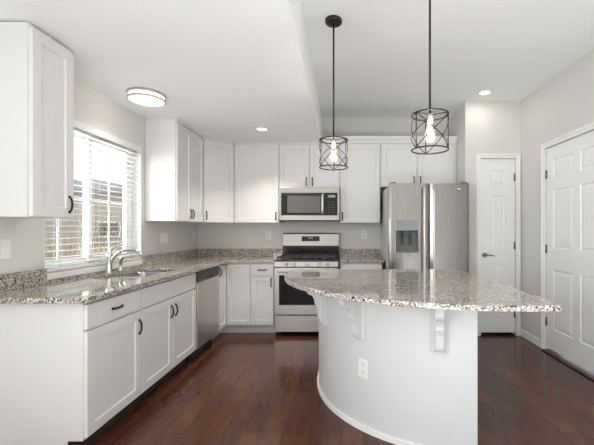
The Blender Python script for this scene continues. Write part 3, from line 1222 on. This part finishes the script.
# island countertop
t = thing('island_countertop', 'speckled granite island countertop with a rounded end and thick overhang', 'countertop', (CXI, CYI, CZ0))
RT = 1.313
pts = arc(RT, -6, 90, 56)
yb = 3.27 - CYI
rr = 0.10
left = []
for i in range(6):
    a = math.radians(180 - 90 * i / 5)
    left.append((-RT + 0.01 + rr + rr * math.cos(a), yb - rr + rr * math.sin(a)))
pts = pts[::-1]       # from the front straight edge round to the left
poly = [(1.045 - CXI, -RT)] + pts + left
poly += [(0.86 - CXI, yb), (0.95 - CXI, yb - 0.012), (1.02 - CXI, yb - 0.07), (1.06 - CXI, yb - 0.18), (1.085 - CXI, yb - 0.45), (1.09 - CXI, 2.5 - CYI), (1.068 - CXI, -RT + 0.03), (1.062 - CXI, -RT + 0.008)]
o = MB().prism(poly, 0, CZ1 - CZ0, 'z').build('slab', M['granite'], t, 0.004, 3)

# ------------------------------------------------------------------ window blind
t = thing('window_blind', 'white horizontal slat blind with valance hanging in the window over the sink', 'blind', (XL, 2.95, 0))
y0, y1 = WY0 + 0.01 - 2.95, WY1 - 0.03 - 2.95
MB().box(-0.045, 0.016, y0 - 0.006, y1 + 0.012, 2.052, 2.112).build('valance', M['blind'], t, 0.004)
m = MB()
z = 2.035
tilt = math.radians(-2)
while z > 1.02:
    c0, s0 = 0.025 * math.cos(tilt), 0.025 * math.sin(tilt)
    m.prism([(-0.035 - c0, z - s0), (-0.035, z + 0.0015), (-0.035 + c0, z + s0), (-0.035 + c0, z + s0 + 0.0026), (-0.035, z + 0.0045), (-0.035 - c0, z - s0 + 0.0026)], y0, y1, 'y') if False else None
    P = [(-0.035 - c0, z - s0), (-0.035, z + 0.001), (-0.035 + c0, z + s0), (-0.035 + c0, z + s0 + 0.0026), (-0.035, z + 0.0036), (-0.035 - c0, z - s0 + 0.0026)]
    A = [m.bm.verts.new((a, y0, b)) for a, b in P]
    B = [m.bm.verts.new((a, y1, b)) for a, b in P]
    for k in range(6):
        m.bm.faces.new((A[k], A[(k + 1) % 6], B[(k + 1) % 6], B[k]))
    m.bm.faces.new(A)
    m.bm.faces.new(B)
    z -= 0.0455
m.build('slats', M['blind'], t)
MB().box(-0.060, -0.010, y0, y1, 0.985, 1.004).build('bottom_rail', M['blind'], t, 0.003)
for yy in (y0 + 0.14, -0.02, y1 - 0.14):
    m = MB()
    for dx in (-0.060, -0.009):
        m.tube([(dx, yy, 1.003), (dx, yy, 2.055)], 0.0012, 6)
    m.build('ladder_cord', M['blind'], t)
m = MB()
m.tube([(-0.005, y0 + 0.10, 2.05), (-0.004, y0 + 0.10, 1.30)], 0.004, 8)
m.build('tilt_wand', M['plastic'], t)

# ------------------------------------------------------------------ lamps
def pendant(label, x, y):
    t = thing('pendant_light', label, 'pendant light', (x, y, 0))
    m = MB()
    m.lathe([(0.0, ZH - 0.0002), (0.062, ZH - 0.0002), (0.062, ZH - 0.022), (0.056, ZH - 0.028), (0.0, ZH - 0.028)], (0, 0, 0), 32)
    for a in (0.6, 0.6 + PI):
        m.cyl((0.036 * math.cos(a), 0.036 * math.sin(a), ZH - 0.027), (0.036 * math.cos(a), 0.036 * math.sin(a), ZH - 0.034), 0.007, 0.005, 10)
    m.build('canopy', M['bronze'], t)
    MB().cyl((0, 0, 1.950), (0, 0, ZH - 0.028), 0.0065, n=12).build('rod', M['bronze'], t)
    zt, zb, r = 1.946, 1.743, 0.104
    m = MB()
    for z in (zt, zb):
        m.prism([(r + 0.003, z - 0.006), (r + 0.003, z + 0.006), (r - 0.001, z + 0.006), (r - 0.001, z - 0.006)], 0, 0.0001, 'y') if False else None
        m.tube([(r * math.cos(2 * PI * i / 40), r * math.sin(2 * PI * i / 40), z) for i in range(40)], 0.0045, 8, closed=True)
    va = [math.radians(d) for d in (-150, -30, 90)]
    for a in va:
        m.tube([(r * math.cos(a), r * math.sin(a), zb), (r * math.cos(a), r * math.sin(a), zt)], 0.0036, 8)
        m.tube([(0, 0, zt), (r * math.cos(a), r * math.sin(a), zt)], 0.003, 8)
        for u, v in ((zb, zt), (zt, zb)):
            m.tube([(r * math.cos(a + 2 * PI / 3 * i / 12), r * math.sin(a + 2 * PI / 3 * i / 12), u + (v - u) * i / 12) for i in range(13)], 0.0028, 8)
    m.build('cage', M['cage'], t)
    MB().lathe([(0.0, 1.955), (0.022, 1.950), (0.020, 1.940), (0.018, 1.938), (0.018, 1.895), (0.0, 1.895)], (0, 0, 0), 20).build('socket', M['socketmetal'], t)
    b = MB().lathe([(0.014, 1.896), (0.014, 1.888), (0.023, 1.862), (0.030, 1.832), (0.030, 1.812), (0.022, 1.792), (0.0, 1.782)], (0, 0, 0), 24).build('bulb', M['bulbglass'], t)
    m = MB()
    pts = []
    for i in range(49):
        a = 2 * PI * i / 48 * 3
        pts.append((0.010 * math.cos(a), 0.010 * math.sin(a), 1.84 + 0.03 * math.cos(2 * PI * i / 48 * 6.0)))
    m.tube(pts, 0.0022, 6)
    m.build('filament', M['filament'], b)
    l = bpy.data.lights.new('pendant_glow', 'POINT')
    l.energy = 3.0
    l.color = (1, 0.93, 0.84)
    l.shadow_soft_size = 0.009
    lo = bpy.data.objects.new('pendant_glow', l)
    COL.objects.link(lo)
    lo.parent = t
    lo.location = (0, 0, 1.838)
    return t


pendant('black cage pendant light over the far end of the island, its ceiling plate visible', -0.070, 2.60)
pendant('black cage pendant light nearer over the island, its ceiling plate out of view', 0.504, 2.03)


def disc_light(parent, z, r, energy, color=(1, 0.94, 0.86), spread=180):
    l = bpy.data.lights.new('lamp_glow', 'AREA')
    l.shape = 'DISK'
    l.size = r * 2
    l.spread = math.radians(spread)
    l.energy = energy
    l.color = color
    lo = bpy.data.objects.new('lamp_glow', l)
    COL.objects.link(lo)
    lo.parent = parent
    lo.location = (0, 0, z)


def downlight(label, x, y, z, e, spread=180):
    t = thing('recessed_ceiling_light', label, 'ceiling light', (x, y, z))
    MB().lathe([(0.058, -0.0002), (0.085, -0.0002), (0.083, -0.006), (0.062, -0.009), (0.058, -0.006)], (0, 0, 0), 36).build('trim_ring', M['trim'], t)
    MB().lathe([(0.0, -0.004), (0.058, -0.004), (0.058, -0.0003), (0.0, -0.0003)], (0, 0, 0), 36).build('lens', M['lamp'], t)
    disc_light(t, -0.012, 0.05, e, spread=spread)


downlight('round recessed light in the low ceiling in front of the corner cabinets', -0.92, 3.97, ZL, 7, 105)
downlight('round recessed light in the high ceiling in front of the pantry door', 1.61, 3.97, ZH, 1.2)

t = thing('flush_ceiling_light', 'round flush ceiling light with double nickel ring in front of the window', 'ceiling light', (-1.655, 2.95, ZL))
MB().lathe([(0.0, -0.0003), (0.130, -0.0003), (0.130, -0.016), (0.0, -0.016)], (0, 0, 0), 40).build('base', M['plastic'], t)
MB().lathe([(0.0, -0.017), (0.131, -0.017), (0.131, -0.055), (0.122, -0.061), (0.09, -0.066), (0.0, -0.069)], (0, 0, 0), 48).build('diffuser', M['lamp'], t)
for z in (-0.012, -0.052):
    m = MB()
    m.tube([(0.139 * math.cos(2 * PI * i / 48), 0.139 * math.sin(2 * PI * i / 48), z) for i in range(48)], 0.009, 8, closed=True)
    m.build('ring', M['softnickel'], t)
disc_light(t, -0.09, 0.12, 2.5, spread=130)
l = bpy.data.lights.new('lamp_glow', 'POINT')
l.energy = 1.1
l.color = (1, 0.96, 0.9)
l.shadow_soft_size = 0.01
lo = bpy.data.objects.new('lamp_glow', l)
COL.objects.link(lo)
lo.parent = t
lo.location = (0, 0, -0.105)

# ------------------------------------------------------------------ outside the window
M['ground'] = paint('dry_ground', (0.66, 0.62, 0.50), 0.95, 0.25, 0.3, 3)
M['siding'] = mat('house_siding', (0.55, 0.51, 0.43), 0.8)
M['roof'] = paint('roof_shingle', (0.33, 0.33, 0.325), 0.9, 0.15, 0.3, 20)
M['fence'] = paint('fence_wood', (0.46, 0.40, 0.32), 0.85, 0.15, 0.2, 8)
M['twig'] = paint('twig_bark', (0.42, 0.31, 0.24), 0.85, 0.25, 0.1, 30)
M['drygrass'] = paint('dry_grass', (0.70, 0.65, 0.47), 0.9, 0.2, 0.1, 30)
M['darkpane'] = mat('dark_pane', (0.08, 0.09, 0.10), 0.1)

m = MB()
m.box(-40, XL - T - 0.01, -10, 45, -0.5, -0.3)
g = m.build('ground', M['ground'])
struct(g)
t = thing('neighbouring_house', 'tan sided neighbouring house with a grey hipped roof seen through the blind', 'house', (-8.0, 11.0, -0.3))
MB().box(-5.5, 1.2, 0, 8, 0.0, 2.70).build('wall', M['siding'], t)
m = MB()
for k in range(16):
    z = 0.05 + k * 0.16
    m.prism([(-0.001, z), (-0.03, z), (-0.005, z + 0.155), (-0.001, z + 0.155)], -5.5, 1.2, 'x')
    m.prism([(1.201, z), (1.23, z), (1.205, z + 0.155), (1.201, z + 0.155)], 0, 8, 'y')
m.build('siding', M['siding'], t)
m = MB()
e0 = [(-5.9, -0.4, 2.70), (1.6, -0.4, 2.70), (1.6, 8.4, 2.70), (-5.9, 8.4, 2.70)]
e1 = [(x, y, 2.84) for x, y, z in e0]
r0, r1 = (-2.1, 3.0, 3.65), (-2.1, 5.0, 3.65)
V = [m.bm.verts.new(p) for p in e0 + e1 + [r0, r1]]
for f in ((0, 1, 2, 3), (0, 1, 5, 4), (1, 2, 6, 5), (2, 3, 7, 6), (3, 0, 4, 7), (4, 5, 8), (5, 6, 9, 8), (6, 7, 9), (7, 4, 8, 9)):
    m.bm.faces.new([V[i] for i in f])
m.build('roof', M['roof'], t)
for x0 in (0.30,):
    m = MB()
    frame_rect(m, x0, x0 + 0.75, 1.35, 1.85, 0.06, -0.06, -0.035, 'x')
    f = m.build('window', M['trim'], t)
    MB().box(x0 + 0.06, x0 + 0.69, -0.05, -0.035, 1.41, 1.79).build('pane', M['darkpane'], f)

t = thing('wooden_fence', 'weathered wooden board fence in the yard beyond the window', 'fence', (-6.2, 7.6, -0.3))
m = MB()
for k in range(40):
    m.box(-5 + k * 0.15, -5 + k * 0.15 + 0.138, 0, 0.02, 0.03, 1.22)
m.build('boards', M['fence'], t)
for z in (0.3, 0.95):
    MB().box(-5, 1.0, 0.021, 0.06, z, z + 0.09).build('rail', M['fence'], t)


def shrub(label, x, y, n, h, spread, mt, seed, group=None, r0=0.008):
    random.seed(seed)
    m = MB()
    for i in range(n):
        a = random.uniform(0, 2 * PI)
        l = random.uniform(0.2, 1) * spread
        hh = h * random.uniform(0.6, 1.0)
        bx0, by0 = 0.25 * l * math.cos(a), 0.25 * l * math.sin(a)
        p = [(bx0, by0, 0)]
        for k in range(1, 5):
            u = k / 4
            p.append((bx0 + l * u * math.cos(a) + random.uniform(-.04, .04), by0 + l * u * math.sin(a) + random.uniform(-.04, .04), hh * u))
        m.tube(p, r0, 5, radii=[r0, r0 * .8, r0 * .6, r0 * .45, r0 * .25])
        for q in range(4):
            s0 = p[random.randint(1, 3)]
            m.tube([s0, (s0[0] + random.uniform(-.22, .22), s0[1] + random.uniform(-.22, .22), s0[2] + random.uniform(.15, .4))], r0 * .4, 4)
    o = m.build('bare_shrub', mt)
    o.location = (x, y, -0.3)
    tag(o, label, 'shrub', group)
    return o


shrub('bare brown twiggy shrub outside the left half of the window', -3.75, 4.55, 75, 1.75, 0.55, M['twig'], 3)
shrub('straw coloured bushy grass clump outside the right half of the window', -4.35, 6.15, 110, 1.45, 0.55, M['drygrass'], 5, r0=0.011)
shrub('taller thin bare shrub against the neighbouring house', -5.9, 8.6, 40, 2.3, 0.6, M['twig'], 9, r0=0.014)
